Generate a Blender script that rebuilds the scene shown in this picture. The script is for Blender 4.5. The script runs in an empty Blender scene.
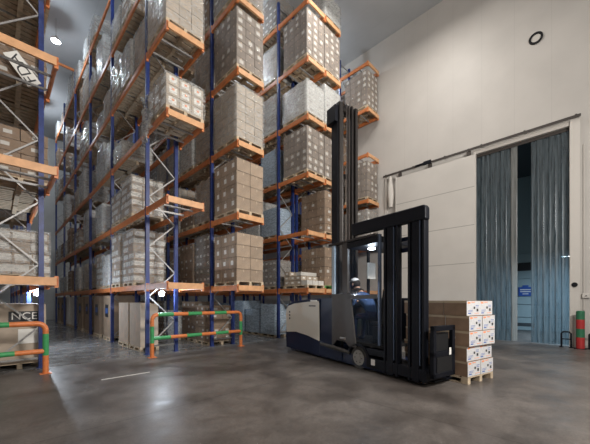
import bpy, math, random
from mathutils import Vector, Matrix
random.seed(7)
R = math.radians
scene = bpy.context.scene
COL = scene.collection
# world: X runs along the rack ends (towards the door wall), Y runs down the aisles, Z up, metres

# ------------------------------------------------------------ materials
MATS = {}
def _m(name):
    m = bpy.data.materials.new(name); m.use_nodes = True
    nt = m.node_tree; b = nt.nodes['Principled BSDF']
    MATS[name] = m
    return m, nt, b
def mat(name, col, rough=.6, metal=0, noise=0, nscale=6, bump=0, bscale=40, emit=None, estr=0, coat=0):
    m, nt, b = _m(name); N, Lk = nt.nodes, nt.links
    b.inputs['Base Color'].default_value = (*col, 1); b.inputs['Roughness'].default_value = rough
    b.inputs['Metallic'].default_value = metal; b.inputs['Coat Weight'].default_value = coat
    tc = N.new('ShaderNodeTexCoord')
    if noise:
        n = N.new('ShaderNodeTexNoise'); n.inputs['Scale'].default_value = nscale; n.inputs['Detail'].default_value = 5
        Lk.new(tc.outputs['Object'], n.inputs['Vector'])
        r = N.new('ShaderNodeMapRange'); r.inputs[1].default_value = .3; r.inputs[2].default_value = .7
        r.inputs[3].default_value = 1-noise; r.inputs[4].default_value = 1+noise
        Lk.new(n.outputs['Fac'], r.inputs[0])
        v = N.new('ShaderNodeVectorMath'); v.operation = 'SCALE'; v.inputs[0].default_value = col
        oi = N.new('ShaderNodeObjectInfo'); r3 = N.new('ShaderNodeMapRange'); k_ = .12 if name[:5] in ('kraft', 'carto') else 0
        r3.inputs[3].default_value = 1-k_; r3.inputs[4].default_value = 1+k_; Lk.new(oi.outputs['Random'], r3.inputs[0])
        q = N.new('ShaderNodeMath'); q.operation = 'MULTIPLY'; Lk.new(r.outputs[0], q.inputs[0]); Lk.new(r3.outputs[0], q.inputs[1])
        Lk.new(q.outputs[0], v.inputs['Scale']); Lk.new(v.outputs[0], b.inputs['Base Color'])
    if bump:
        n2 = N.new('ShaderNodeTexNoise'); n2.inputs['Scale'].default_value = bscale; n2.inputs['Detail'].default_value = 4
        Lk.new(tc.outputs['Object'], n2.inputs['Vector'])
        bp = N.new('ShaderNodeBump'); bp.inputs['Strength'].default_value = bump; bp.inputs['Distance'].default_value = .01
        Lk.new(n2.outputs['Fac'], bp.inputs['Height']); Lk.new(bp.outputs[0], b.inputs['Normal'])
    if emit:
        b.inputs['Emission Color'].default_value = (*emit, 1); b.inputs['Emission Strength'].default_value = estr
    return m
mat('rack_blue', (.018,.038,.17), .42, noise=.25, nscale=9)
mat('rack_orange', (.60,.205,.07), .45, noise=.15, nscale=7)
mat('rack_orange_faded', (.66,.36,.18), .5, noise=.12, nscale=7)  # paler orange: the light falling on the end beams is put into the colour
mat('galvanised', (.36,.355,.35), .45, .4, noise=.2, nscale=30)
mat('kraft', (.33,.245,.175), .75, noise=.12, nscale=4)
mat('kraft_pale', (.43,.355,.28), .75, noise=.1, nscale=4)
mat('kraft_dark', (.24,.165,.11), .8, noise=.15, nscale=4)
mat('kraft_brown', (.27,.175,.115), .75, noise=.15, nscale=5)
mat('kraft_grey', (.25,.21,.18), .75, noise=.12, nscale=4)
mat('carton_white', (.66,.64,.60), .6, noise=.08, nscale=4)
mat('label_white', (.80,.79,.75), .5)
mat('label_dim', (.56,.54,.50), .6)
mat('label_orange', (.85,.30,.14), .5)
mat('ink_black', (.03,.03,.035), .5)
mat('ink_blue', (.06,.14,.42), .5)
mat('tape', (.48,.38,.27), .3)
mat('print_white', (.60,.60,.61), .5, noise=.12, nscale=22)
mat('pallet_wood', (.52,.42,.30), .8, noise=.25, nscale=8)
mat('pallet_green', (.10,.30,.07), .6, noise=.1)
mat('navy_paint', (.009,.016,.045), .35, coat=.15)
mat('black_steel', (.005,.006,.010), .5)
mat('black_matte', (.012,.012,.013), .7)
mat('mast_steel', (.045,.04,.038), .4, .5, noise=.15)
mat('truck_cream', (.62,.58,.50), .4, coat=.2)
mat('cab_grey', (.075,.068,.065), .5, noise=.06)
mat('alu_edge', (.10,.13,.19), .35, .6)
mat('pale_edge', (.42,.52,.62), .3)  # bluish light at the left cab window put into the pillar colour
mat('rubber', (.06,.055,.05), .8)
mat('wheel_grey', (.26,.25,.23), .55)
mat('guard_orange', (.66,.20,.06), .42, noise=.12, nscale=14)
mat('guard_green', (.05,.32,.11), .42, noise=.12, nscale=14)
mat('guard_red', (.42,.03,.03), .5, noise=.1)
mat('bollard_green', (.03,.16,.08), .5, noise=.1)
mat('trim_white', (.60,.57,.53), .5)
mat('rail_steel', (.06,.05,.045), .5, .2)
mat('floor_paint', (.78,.76,.70), .5, noise=.2, nscale=12)
mat('skin', (.52,.32,.23), .55)
mat('hair', (.02,.015,.012), .8)
mat('cap_white', (.75,.77,.80), .5)
mat('jacket', (.035,.085,.22), .8, noise=.15, nscale=14)
mat('trousers', (.02,.03,.10), .85)
mat('sign_blue', (.03,.10,.40), .5)
mat('lamp_white', (1,1,1), .4, emit=(.82,.9,1), estr=30)
mat('lamp_soft', (1,1,1), .4, emit=(.9,.95,1), estr=12)
mat('lamp_warm', (1,1,1), .4, emit=(1,.93,.82), estr=6)
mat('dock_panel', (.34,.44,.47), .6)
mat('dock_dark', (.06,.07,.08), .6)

def film(name, opac_lo, opac_hi, tint, rough=.13, scale=6):
    m, nt, b = _m(name); N, Lk = nt.nodes, nt.links
    b.inputs['Base Color'].default_value = (*tint, 1); b.inputs['Roughness'].default_value = rough
    tc = N.new('ShaderNodeTexCoord')
    mp = N.new('ShaderNodeMapping'); mp.inputs['Scale'].default_value = (1, 1, 2.6)
    n = N.new('ShaderNodeTexNoise'); n.inputs['Scale'].default_value = scale; n.inputs['Detail'].default_value = 6
    n.inputs['Distortion'].default_value = 1.4
    Lk.new(tc.outputs['Object'], mp.inputs['Vector']); Lk.new(mp.outputs[0], n.inputs['Vector'])
    r = N.new('ShaderNodeMapRange'); r.inputs[1].default_value = .38; r.inputs[2].default_value = .66
    r.inputs[3].default_value = opac_lo; r.inputs[4].default_value = opac_hi
    Lk.new(n.outputs['Fac'], r.inputs[0]); Lk.new(r.outputs[0], b.inputs['Alpha'])
    bp = N.new('ShaderNodeBump'); bp.inputs['Strength'].default_value = .7; bp.inputs['Distance'].default_value = .03
    Lk.new(n.outputs['Fac'], bp.inputs['Height']); Lk.new(bp.outputs[0], b.inputs['Normal'])
    return m
film('film_clear', .0, .10, (.72,.72,.70))
film('film_mid', .08, .5, (.66,.67,.66))
film('film_white', .25, .85, (.68,.70,.70))
film('film_blue', .5, .95, (.45,.58,.72))

def glassy(name, tint, alpha, rough=.1):
    m, nt, b = _m(name); N, Lk = nt.nodes, nt.links
    b.inputs['Base Color'].default_value = (*tint, 1); b.inputs['Roughness'].default_value = rough
    b.inputs['Alpha'].default_value = alpha
    return m
glassy('cab_glass', (.05,.08,.13), .14, .06)
def pvc(name, tint, mixf):
    m = bpy.data.materials.new(name); m.use_nodes = True; MATS[name] = m
    nt = m.node_tree; N, Lk = nt.nodes, nt.links; N.remove(N['Principled BSDF']); out = N['Material Output']
    tr = N.new('ShaderNodeBsdfTransparent'); tr.inputs[0].default_value = (*tint, 1)
    tl = N.new('ShaderNodeBsdfTranslucent'); tl.inputs[0].default_value = (*tint, 1)
    df = N.new('ShaderNodeBsdfDiffuse'); df.inputs[0].default_value = (*[c*.32 for c in tint], 1)
    gl = N.new('ShaderNodeBsdfGlossy'); gl.inputs['Roughness'].default_value = .3; gl.inputs[0].default_value = (.8,.85,.9,1)
    tc = N.new('ShaderNodeTexCoord'); n = N.new('ShaderNodeTexNoise'); n.inputs['Scale'].default_value = 3
    mp = N.new('ShaderNodeMapping'); mp.inputs['Scale'].default_value = (1, 6, .35)
    n.inputs['Detail'].default_value = 5
    Lk.new(tc.outputs['Object'], mp.inputs['Vector']); Lk.new(mp.outputs[0], n.inputs['Vector'])
    r = N.new('ShaderNodeMapRange'); r.inputs[1].default_value = .3; r.inputs[2].default_value = .7
    r.inputs[3].default_value = mixf-.3; r.inputs[4].default_value = mixf+.3
    Lk.new(n.outputs['Fac'], r.inputs[0])
    a = N.new('ShaderNodeMixShader'); a.inputs[0].default_value = .45; Lk.new(tl.outputs[0], a.inputs[1]); Lk.new(df.outputs[0], a.inputs[2])
    c = N.new('ShaderNodeMixShader'); Lk.new(r.outputs[0], c.inputs[0]); Lk.new(tr.outputs[0], c.inputs[1]); Lk.new(a.outputs[0], c.inputs[2])
    d = N.new('ShaderNodeMixShader'); d.inputs[0].default_value = .06; Lk.new(c.outputs[0], d.inputs[1]); Lk.new(gl.outputs[0], d.inputs[2])
    Lk.new(d.outputs[0], out.inputs[0])
pvc('pvc_strip', (.55,.64,.68), .38)
pvc('pvc_milky', (.85,.85,.82), .85)

def floor_mat():
    m, nt, b = _m('concrete_floor'); N, Lk = nt.nodes, nt.links
    tc = N.new('ShaderNodeTexCoord')
    def noise(s, d, dist=0):
        n = N.new('ShaderNodeTexNoise'); n.inputs['Scale'].default_value = s; n.inputs['Detail'].default_value = d
        n.inputs['Distortion'].default_value = dist; Lk.new(tc.outputs['Object'], n.inputs['Vector']); return n
    a = noise(.55, 8, 1.0); c = noise(1.7, 5, .2); f = noise(45, 4)
    def rng(src, lo, hi, o0, o1):
        r = N.new('ShaderNodeMapRange'); r.inputs[1].default_value = lo; r.inputs[2].default_value = hi
        r.inputs[3].default_value = o0; r.inputs[4].default_value = o1; Lk.new(src, r.inputs[0]); return r.outputs[0]
    mx = N.new('ShaderNodeMix'); mx.data_type = 'RGBA'
    Lk.new(rng(a.outputs['Fac'], .35, .65, 0, 1), mx.inputs['Factor'])
    mx.inputs['A'].default_value = (.066,.056,.050,1); mx.inputs['B'].default_value = (.140,.124,.113,1)
    def mul(x, y):
        q = N.new('ShaderNodeMath'); q.operation = 'MULTIPLY'; Lk.new(x, q.inputs[0]); Lk.new(y, q.inputs[1]); return q.outputs[0]
    k = mul(rng(c.outputs['Fac'], .3, .7, .78, 1.2), rng(f.outputs['Fac'], .3, .7, .84, 1.16))
    g_ = noise(9, 7, 1.5); k = mul(k, rng(g_.outputs['Fac'], .35, .65, .86, 1.12))
    sx = N.new('ShaderNodeSeparateXYZ'); Lk.new(tc.outputs['Object'], sx.inputs[0])
    for ax, per, off in (('X', 5.8, 1.4), ('Y', 5.8, 1.1)):
        ad = N.new('ShaderNodeMath'); ad.operation = 'ADD'; ad.inputs[1].default_value = off+58; Lk.new(sx.outputs[ax], ad.inputs[0])
        mo = N.new('ShaderNodeMath'); mo.operation = 'MODULO'; mo.inputs[1].default_value = per; Lk.new(ad.outputs[0], mo.inputs[0])
        gt = N.new('ShaderNodeMath'); gt.operation = 'GREATER_THAN'; gt.inputs[1].default_value = .016; Lk.new(mo.outputs[0], gt.inputs[0])
        k = mul(k, rng(gt.outputs[0], 0, 1, .45, 1))
    v = N.new('ShaderNodeVectorMath'); v.operation = 'SCALE'
    Lk.new(mx.outputs['Result'], v.inputs[0]); Lk.new(k, v.inputs['Scale']); Lk.new(v.outputs[0], b.inputs['Base Color'])
    # beyond the rack ends the floor turns smoother and paler grey
    st = N.new('ShaderNodeMapRange'); st.inputs[1].default_value = 9.3; st.inputs[2].default_value = 10.0; Lk.new(sx.outputs['Y'], st.inputs[0])
    sb = N.new('ShaderNodeMath'); sb.operation = 'MULTIPLY_ADD'; Lk.new(st.outputs[0], sb.inputs[0]); sb.inputs[1].default_value = -.18; Lk.new(rng(c.outputs['Fac'], .3, .7, .3, .5), sb.inputs[2])
    Lk.new(sb.outputs[0], b.inputs['Roughness'])
    m2 = N.new('ShaderNodeMix'); m2.data_type = 'RGBA'; Lk.new(st.outputs[0], m2.inputs['Factor']); Lk.new(mx.outputs['Result'], m2.inputs['A']); m2.inputs['B'].default_value = (.2,.2,.2,1)
    Lk.new(m2.outputs['Result'], v.inputs[0])
    bp = N.new('ShaderNodeBump'); bp.inputs['Strength'].default_value = .08; bp.inputs['Distance'].default_value = .004
    Lk.new(c.outputs['Fac'], bp.inputs['Height']); Lk.new(bp.outputs[0], b.inputs['Normal'])
floor_mat()
def panel_mat(name, col, axis, period, rough=.5, depth=.88, w=.012):
    m, nt, b = _m(name); N, Lk = nt.nodes, nt.links
    tc = N.new('ShaderNodeTexCoord'); sx = N.new('ShaderNodeSeparateXYZ'); Lk.new(tc.outputs['Object'], sx.inputs[0])
    ad = N.new('ShaderNodeMath'); ad.operation = 'ADD'; ad.inputs[1].default_value = 100*period; Lk.new(sx.outputs[axis], ad.inputs[0])
    mo = N.new('ShaderNodeMath'); mo.operation = 'MODULO'; mo.inputs[1].default_value = period; Lk.new(ad.outputs[0], mo.inputs[0])
    gt = N.new('ShaderNodeMath'); gt.operation = 'GREATER_THAN'; gt.inputs[1].default_value = w; Lk.new(mo.outputs[0], gt.inputs[0])
    n = N.new('ShaderNodeTexNoise'); n.inputs['Scale'].default_value = .7; n.inputs['Detail'].default_value = 6; Lk.new(tc.outputs['Object'], n.inputs['Vector'])
    r = N.new('ShaderNodeMapRange'); r.inputs[1].default_value = .3; r.inputs[2].default_value = .7; r.inputs[3].default_value = .93; r.inputs[4].default_value = 1.05
    Lk.new(n.outputs['Fac'], r.inputs[0])
    r2 = N.new('ShaderNodeMapRange'); r2.inputs[3].default_value = depth; r2.inputs[4].default_value = 1; Lk.new(gt.outputs[0], r2.inputs[0])
    q = N.new('ShaderNodeMath'); q.operation = 'MULTIPLY'; Lk.new(r.outputs[0], q.inputs[0]); Lk.new(r2.outputs[0], q.inputs[1])
    v = N.new('ShaderNodeVectorMath'); v.operation = 'SCALE'; v.inputs[0].default_value = col; Lk.new(q.outputs[0], v.inputs['Scale'])
    Lk.new(v.outputs[0], b.inputs['Base Color']); b.inputs['Roughness'].default_value = rough
panel_mat('wall_panel', (.53,.505,.475), 'Y', 1.15)
panel_mat('wall_panel_far', (.50,.51,.50), 'X', 1.15)
panel_mat('ceiling_panel', (.42,.43,.44), 'X', 1.15)
panel_mat('leaf_panel', (.57,.545,.51), 'Z', 1.65, depth=.55, w=.03)

for n_ in ('black_steel', 'black_matte', 'navy_paint'): MATS[n_].node_tree.nodes['Principled BSDF'].inputs['Specular IOR Level'].default_value = .22
# ------------------------------------------------------------ mesh helper
class MB:
    def __init__(s): s.v = []; s.f = []; s.m = []; s.sm = []
    def add(s, vs, fs, mi=0, M=None, smooth=False):
        o = len(s.v)
        s.v += [tuple(M @ Vector(p)) if M else tuple(p) for p in vs]
        for f in fs: s.f.append([i+o for i in f]); s.m.append(mi); s.sm.append(smooth)
    def box(s, a, b, mi=0, M=None):
        x0,y0,z0 = a; x1,y1,z1 = b
        s.add([(x0,y0,z0),(x1,y0,z0),(x1,y1,z0),(x0,y1,z0),(x0,y0,z1),(x1,y0,z1),(x1,y1,z1),(x0,y1,z1)],
              [(0,3,2,1),(4,5,6,7),(0,1,5,4),(1,2,6,5),(2,3,7,6),(3,0,4,7)], mi, M)
    def bar(s, p, q, w, h, mi=0):
        p, q = Vector(p), Vector(q); d = q-p; L = d.length
        M = Matrix.Translation(p) @ d.to_track_quat('X', 'Z').to_matrix().to_4x4()
        s.box((0,-w/2,-h/2), (L,w/2,h/2), mi, M)
    def tube(s, pts, r, n=12, mi=0, caps=True):
        pts = [Vector(p) for p in pts]; rs = r if isinstance(r, (list, tuple)) else [r]*len(pts)
        rings = []; prev = None
        for i, p in enumerate(pts):
            d = (pts[min(i+1, len(pts)-1)] - pts[max(i-1, 0)]).normalized()
            if prev is None:
                a = Vector((0,0,1)) if abs(d.z) < .9 else Vector((1,0,0)); x = d.cross(a).normalized()
            else: x = (prev - d*prev.dot(d)).normalized()
            prev = x; y = d.cross(x)
            rings.append([p + (x*math.cos(2*math.pi*k/n) + y*math.sin(2*math.pi*k/n))*rs[i] for k in range(n)])
        vs = [v for rg in rings for v in rg]; fs = []
        for i in range(len(rings)-1):
            for k in range(n): fs.append((i*n+k, i*n+(k+1)%n, (i+1)*n+(k+1)%n, (i+1)*n+k))
        s.add(vs, fs, mi, None, True)
        if caps:
            s.add(rings[0], [tuple(range(n))[::-1]], mi); s.add(rings[-1], [tuple(range(n))], mi)
    def prism(s, poly, a, b, plane='xz', mi=0, M=None):
        n = len(poly)
        def P(u, w, k):
            return {'xz': (u, k, w), 'xy': (u, w, k), 'yz': (k, u, w)}[plane]
        vs = [P(u, w, a) for u, w in poly] + [P(u, w, b) for u, w in poly]
        fs = [tuple(range(n)), tuple(range(2*n-1, n-1, -1))] + [(i, i+n, (i+1)%n+n, (i+1)%n) for i in range(n)]
        s.add(vs, fs, mi, M)
    def mesh(s, name, mats):
        me = bpy.data.meshes.new(name); me.from_pydata(s.v, [], s.f)
        for mm in ([mats] if isinstance(mats, str) else mats): me.materials.append(MATS[mm])
        me.polygons.foreach_set('material_index', s.m); me.polygons.foreach_set('use_smooth', s.sm)
        import bmesh
        bm = bmesh.new(); bm.from_mesh(me); bmesh.ops.recalc_face_normals(bm, faces=bm.faces); bm.to_mesh(me); bm.free()
        return me
    def build(s, name, mats, parent=None, loc=None, bevel=0):
        return obj(name, s.mesh(name, mats), parent, loc, bevel)
def obj(name, me, parent=None, loc=None, bevel=0):
    o = bpy.data.objects.new(name, me); COL.objects.link(o)
    if parent: o.parent = parent
    if loc: o.location = loc
    if bevel:
        b = o.modifiers.new('bevel', 'BEVEL'); b.width = bevel; b.segments = 2; b.limit_method = 'ANGLE'
    return o
def empty(name, loc=(0,0,0), rz=0):
    o = bpy.data.objects.new(name, None); COL.objects.link(o); o.location = loc; o.rotation_euler = (0,0,rz)
    o.empty_display_size = .2
    return o
def tag(o, label, cat, group=None, kind=None):
    if label: o['label'] = label
    if cat: o['category'] = cat
    if group: o['group'] = group
    if kind: o['kind'] = kind
    return o
def struct(name, mb, mats, label=None):
    o = mb.build(name, mats); o['kind'] = 'structure'
    if label: o['label'] = label
    return o
def copy_tree(o, parent=None):
    c = o.copy(); COL.objects.link(c)
    if parent: c.parent = parent
    for ch in list(o.children): copy_tree(ch, c)
    return c
def text_mesh(body, size, ext=.001):
    cu = bpy.data.curves.new('lettering', 'FONT'); cu.body = body; cu.size = size; cu.extrude = ext
    cu.align_x = 'CENTER'; cu.align_y = 'CENTER'
    t = bpy.data.objects.new('lettering', cu); COL.objects.link(t); bpy.context.view_layer.update()
    me = bpy.data.meshes.new_from_object(t.evaluated_get(bpy.context.evaluated_depsgraph_get()))
    bpy.data.objects.remove(t); bpy.data.curves.remove(cu)
    return me
def text_obj(name, body, size, m, parent, M, ext=.001):
    me = text_mesh(body, size, ext); me.materials.clear(); me.materials.append(MATS[m])
    me.transform(M); o = obj(name, me, parent); return o

# ------------------------------------------------------------ setting
WX = 14.85      # door wall
CZ = 15.75      # ceiling
NX0, NY0, FY = -6.0, -4.5, 33.5
DY0, DY1, DZ = .66, 3.72, 8.05   # door opening
b = MB(); b.box((NX0-.3, NY0-.3, -.2), (27, FY+.3, 0)); struct('floor', b, 'concrete_floor', 'worn brown-grey polished concrete floor')
b = MB(); b.box((NX0-.3, NY0-.3, CZ), (WX+.3, FY+.3, CZ+.2)); struct('ceiling', b, 'ceiling_panel')
b = MB(); b.box((WX, NY0, 0), (WX+.2, DY0, CZ)); b.box((WX, DY1, 0), (WX+.2, FY, CZ)); b.box((WX, DY0, DZ), (WX+.2, DY1, CZ))
struct('wall_right', b, 'wall_panel', 'tall cream insulated panel wall with a high doorway')
b = MB(); b.box((NX0, FY, 0), (WX+.2, FY+.2, CZ)); struct('wall_back', b, 'wall_panel_far')
b = MB(); b.box((NX0-.2, NY0, 0), (NX0, FY, CZ)); struct('wall_left', b, 'wall_panel')
b = MB(); b.box((NX0, NY0-.2, 0), (WX+.2, NY0, CZ)); struct('wall_front', b, 'wall_panel_far')
# room beyond the curtain
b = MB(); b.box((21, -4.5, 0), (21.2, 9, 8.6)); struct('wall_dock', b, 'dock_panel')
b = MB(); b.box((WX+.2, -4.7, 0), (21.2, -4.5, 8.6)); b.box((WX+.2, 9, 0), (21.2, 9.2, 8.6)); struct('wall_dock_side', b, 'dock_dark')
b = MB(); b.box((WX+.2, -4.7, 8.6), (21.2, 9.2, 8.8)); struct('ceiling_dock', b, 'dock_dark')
d = empty('dock_door', (20.94, 2.75, 0)); tag(d, 'pale sectional dock door with a dark window, seen through the strip curtain gap', 'door')
for k in range(6):
    b = MB(); b.box((-.02, -1.5, .02+.72*k), (.05, 1.5, .72*k+.71))
    b.build('door_panel', 'dock_panel', d, bevel=.008)
b = MB(); b.box((-.05, -.55, 3.33), (-.021, .45, 3.78)); b.build('window', 'ink_black', d)
b = MB(); b.box((-.05, -.42, .25), (-.021, .5, .42)); b.build('kick_strip', 'dock_dark', d)
s_ = MB(); s_.box((20.85, 2.42, 1.92), (20.885, 3.05, 2.42)); so = s_.build('safety_sign', 'sign_blue')
tag(so, 'small blue notice sign on the dock door behind the curtain', 'sign')
b = MB(); b.box((20.845, 2.5, 2.25), (20.849, 2.97, 2.3)); b.box((20.845, 2.5, 2.14), (20.849, 2.97, 2.19)); b.box((20.845, 2.6, 2.02), (20.849, 2.87, 2.06))
b.build('printed_lines', 'label_white', so)
b = MB(); b.box((20.845, 2.6, 2.42), (20.885, 2.87, 2.52)); b.build('sign_top', 'sign_blue', so)

# door frame, strip curtain
b = MB()
b.box((WX-.10, DY0-.28, 0), (WX-.001, DY0-.001, DZ+.28))
b.box((WX-.13, DY0-.10, 0), (WX-.1, DY0-.02, DZ+.2))
b.box((WX-.06, DY0, DZ), (WX-.001, DY1+.05, DZ+.12)); b.box((WX-.09, DY0, DZ+.12), (WX-.001, DY1+.05, DZ+.16))
struct('trim_1', b, 'trim_white', 'cream steel doorway frame around the strip curtain')
b = MB(); b.box((WX-.08, 7.84, 0), (WX-.001, 7.95, 8.3)); struct('trim_2', b, 'trim_white')
cur = empty('strip_curtain', (WX+.1, DY0, 0)); tag(cur, 'tall bluish clear plastic strip curtain hanging in the doorway', 'curtain')
b = MB(); b.box((-.03, .01, DZ-.12), (.03, 3.05, DZ-.005)); b.build('hanging_rail', 'rail_steel', cur)
def strip(y, w, mt, k):
    b = MB(); n = 5; zs = [DZ-.1, 6, 4, 2, .04]; bow = .018; vs = []
    ph = random.random()*6
    for z in zs:
        for i in range(n+1):
            q = i/n; sway = .03*math.sin(z*.9+ph)*(1-z/DZ)
            vs.append(((.012 if k % 2 else -.012) + bow*math.sin(math.pi*q)+sway, y+w*q, z))
    m = len(vs); vs += [(x+.004, yy, z) for x, yy, z in vs]; fs = []
    for r_ in range(len(zs)-1):
        for i in range(n):
            a = r_*(n+1)+i; fs += [(a, a+1, a+n+2, a+n+1), (m+a+n+1, m+a+n+2, m+a+1, m+a)]
    for r_ in range(len(zs)-1):
        a = r_*(n+1); fs += [(a, a+n+1, m+a+n+1, m+a), (a+n, m+a+n, m+a+2*n+1, a+2*n+1)]
    b.add(vs, fs, 0, None, True); o = b.build('strip', mt, cur)
    return o
k = 0; y = .02
while y < 3.03:
    if 1.08 <= y+.1 <= 1.55: y = 1.56 - .0; 
    milky = 1.5 < y < 1.62
    o = strip(y, min(.215, 3.05-y), 'pvc_milky' if milky else 'pvc_strip', k)
    if milky: o['label'] = 'milky white bunched strip'
    y += .178; k += 1

# sliding leaf and rail
leaf = empty('sliding_door', (WX-.16, 3.66, 0)); tag(leaf, 'tall cream sliding panel door parked left of the strip curtain', 'door')
b = MB(); b.box((-.05, 0, .06), (.05, 3.6, 8.0)); b.build('door_leaf', 'leaf_panel', leaf, bevel=.01)
b = MB(); b.box((-.06, -.03, .05), (.055, .02, 8.06)); b.box((-.06, 3.58, .05), (.055, 3.63, 8.06)); b.build('edge_trim', 'trim_white', leaf)
b = MB(); b.tube([(-.12, .22, .9), (-.12, .22, 1.3)], .016, 8); b.box((-.13, .2, .88), (-.04, .24, .92)); b.box((-.13, .2, 1.28), (-.04, .24, 1.32)); b.build('handle', 'black_steel', leaf)
for yy in (.25, 1.9, 3.4):
    b = MB(); b.box((-.03, yy-.09, 8.0), (.0, yy+.09, 8.2)); b.tube([(-.05, yy, 8.27), (.03, yy, 8.27)], .055, 14); b.build('roller_hanger', 'rail_steel', leaf)
rail = empty('door_rail', (WX-.16, .35, 8.26)); tag(rail, 'dark steel sliding door rail running above the doorway', 'rail')
b = MB(); b.box((-.035, 0, -.045), (-.02, 7.65, .05)); b.box((-.035, 0, .04), (.06, 7.65, .055)); b.build('track', 'rail_steel', rail)
for k in range(6):
    b = MB(); b.box((.0, .1+k*1.48, .055), (.16, .16+k*1.48, .1)); b.build('bracket', 'rail_steel', rail)
b = MB(); b.box((-.1, 5.15, -.06), (-.036, 5.5, .1)); b.tube([(-.09, 5.5, .02), (-.09, 5.9, .01)], .04, 10); b.build('door_closer', 'black_steel', rail)
b = MB(); pts = [(0,0,0), (0,.02,-.5), (0,.0,-1.0), (0,.0,-1.6)]
b.tube(pts, [.05,.14,.16,.10], 12); o = b.build('hanging_cover', 'trim_white', loc=(WX-.28, 7.52, 8.12)); tag(o, 'white fabric cover hanging at the far end of the door rail', 'cover')

# ring, junction box, button, bollard
b = MB(); n = 28
for k in range(n):
    a0, a1 = 2*math.pi*k/n, 2*math.pi*(k+1)/n
    q = []
    for (rr, xx) in ((.15,-.05), (.22,-.05), (.22,0), (.15,0)):
        q.append([(xx, rr*math.cos(a0), rr*math.sin(a0)), (xx, rr*math.cos(a1), rr*math.sin(a1))])
    for i in range(4):
        j = (i+1) % 4; b.add([q[i][0], q[i][1], q[j][1], q[j][0]], [(0,1,2,3)], 0, None, False)
ring = empty('wall_vent', (WX, 1.62, 11.85)); tag(ring, 'round dark-rimmed vent high on the cream wall above the doorway', 'vent')
b.build('rim', 'black_matte', ring); b = MB(); b.tube([(-.012,0,0), (-.001,0,0)], .15, 28); b.build('disc', 'trim_white', ring)
jb = empty('junction_box', (WX-.003, .22, 1.85)); tag(jb, 'small beige junction box on the wall right of the doorway', 'box')
b = MB(); b.box((-.09, -.1, -.08), (0, .1, .09)); b.build('box_body', 'trim_white', jb, bevel=.01)
b = MB(); b.tube([(-.03, .06, .09), (-.03, .06, 5.4)], .018, 8); b.tube([(-.03, .06, -.08), (-.03, .06, -.5)], .018, 8); b.build('conduit', 'trim_white', jb)
b = MB(); b.tube([(-.10,0,0), (-.13,0,0)], .02, 8); b.build('knob', 'black_steel', jb)
pb = empty('push_button', (WX-.1, .52, 2.25)); tag(pb, 'round black push button on the doorway frame', 'button')
b = MB(); b.tube([(-.05,0,0), (-.001,0,0)], .085, 20); b.build('housing', 'black_matte', pb); b = MB(); b.tube([(-.075,0,0), (-.05,0,0)], .045, 16); b.build('cap', 'black_steel', pb)
bl = empty('bollard', (14.42, .36, 0)); tag(bl, 'green and red striped bollard standing right of the strip curtain', 'bollard')
b = MB()
for k, mi in enumerate((1,0,1,0)):
    zs = [0, .40, .70, 1.02, 1.30]; b.tube([(0,0,zs[k]), (0,0,zs[k+1])], .115, 20, mi)
b.tube([(0,0,1.30), (0,0,1.325)], [.115,.085], 20, 0)
b.build('post', ['bollard_green', 'guard_red'], bl)
b = MB(); b.box((-.16,-.16,0), (.16,.16,.015)); b.build('base_plate', 'black_steel', bl)
for y0, y1, lab in ((.60, .86, 'black steel floor guard left of the striped bollard'), (-.35, .14, 'black steel floor guard right of the striped bollard')):
    g = empty('floor_guard', (14.50, (y0+y1)/2, 0)); w = (y1-y0)/2
    tag(g, lab, 'guard')
    b = MB(); b.tube([(0,-w,.02), (0,-w,.50), (0,-w+.06,.56), (0,w-.06,.56), (0,w,.50), (0,w,.02)], .028, 10); b.build('hoop', 'black_steel', g)
    b = MB(); b.tube([(0,-w,.3), (0,w,.3)], .022, 8); b.build('cross_bar', 'black_steel', g)
    for sgn in (-1, 1):
        b = MB(); b.box((-.07, sgn*w-.06, 0), (.07, sgn*w+.06, .02)); b.build('foot', 'black_steel', g)
b = MB(); b.box((1.60, 7.40, .0005), (2.58, 7.445, .003)); o = b.build('floor_marking', 'floor_paint', None); o.rotation_euler = (0,0,R(0))
tag(o, 'thin white painted line on the concrete in front of the left guard rails', 'marking')

# ------------------------------------------------------------ racks
LV = [2.10, 4.47, 6.84, 9.21, 11.58, 13.95]
BH = .085
PITCH = 3.93
def upright_mesh():
    b = MB(); w = .052; t = .006
    poly = [(-w,-w),(w,-w),(w,w),(w-.022,w),(w-.022,w-t),(w-t,w-t),(w-t,-w+t),(-w+t,-w+t),(-w+t,w-t),(-w+.022,w-t),(-w+.022,w),(-w,w)]
    b.prism(poly, 0.012, 15.1, 'xy')
    return b.mesh('upright', 'rack_blue')
UPM = upright_mesh()
b = MB(); b.box((-.085,-.085,0), (.085,.085,.012)); FOOT = b.mesh('foot_plate', 'rack_blue')
def beam_mesh(L, axis):
    b = MB()
    if axis == 'y':
        b.box((-.028, 0, -BH), (.028, L, BH)); b.box((-.034, 0, -.05), (-.0281, L, .05))
        for y in (.0, L-.07): b.box((-.036, y, -BH-.05), (.036, y+.07, BH+.03))
    else:
        b.box((0, -.03, -BH), (L, .03, BH))
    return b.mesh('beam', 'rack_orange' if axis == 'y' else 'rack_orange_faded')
SPAN = beam_mesh(PITCH-.11, 'y')
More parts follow.
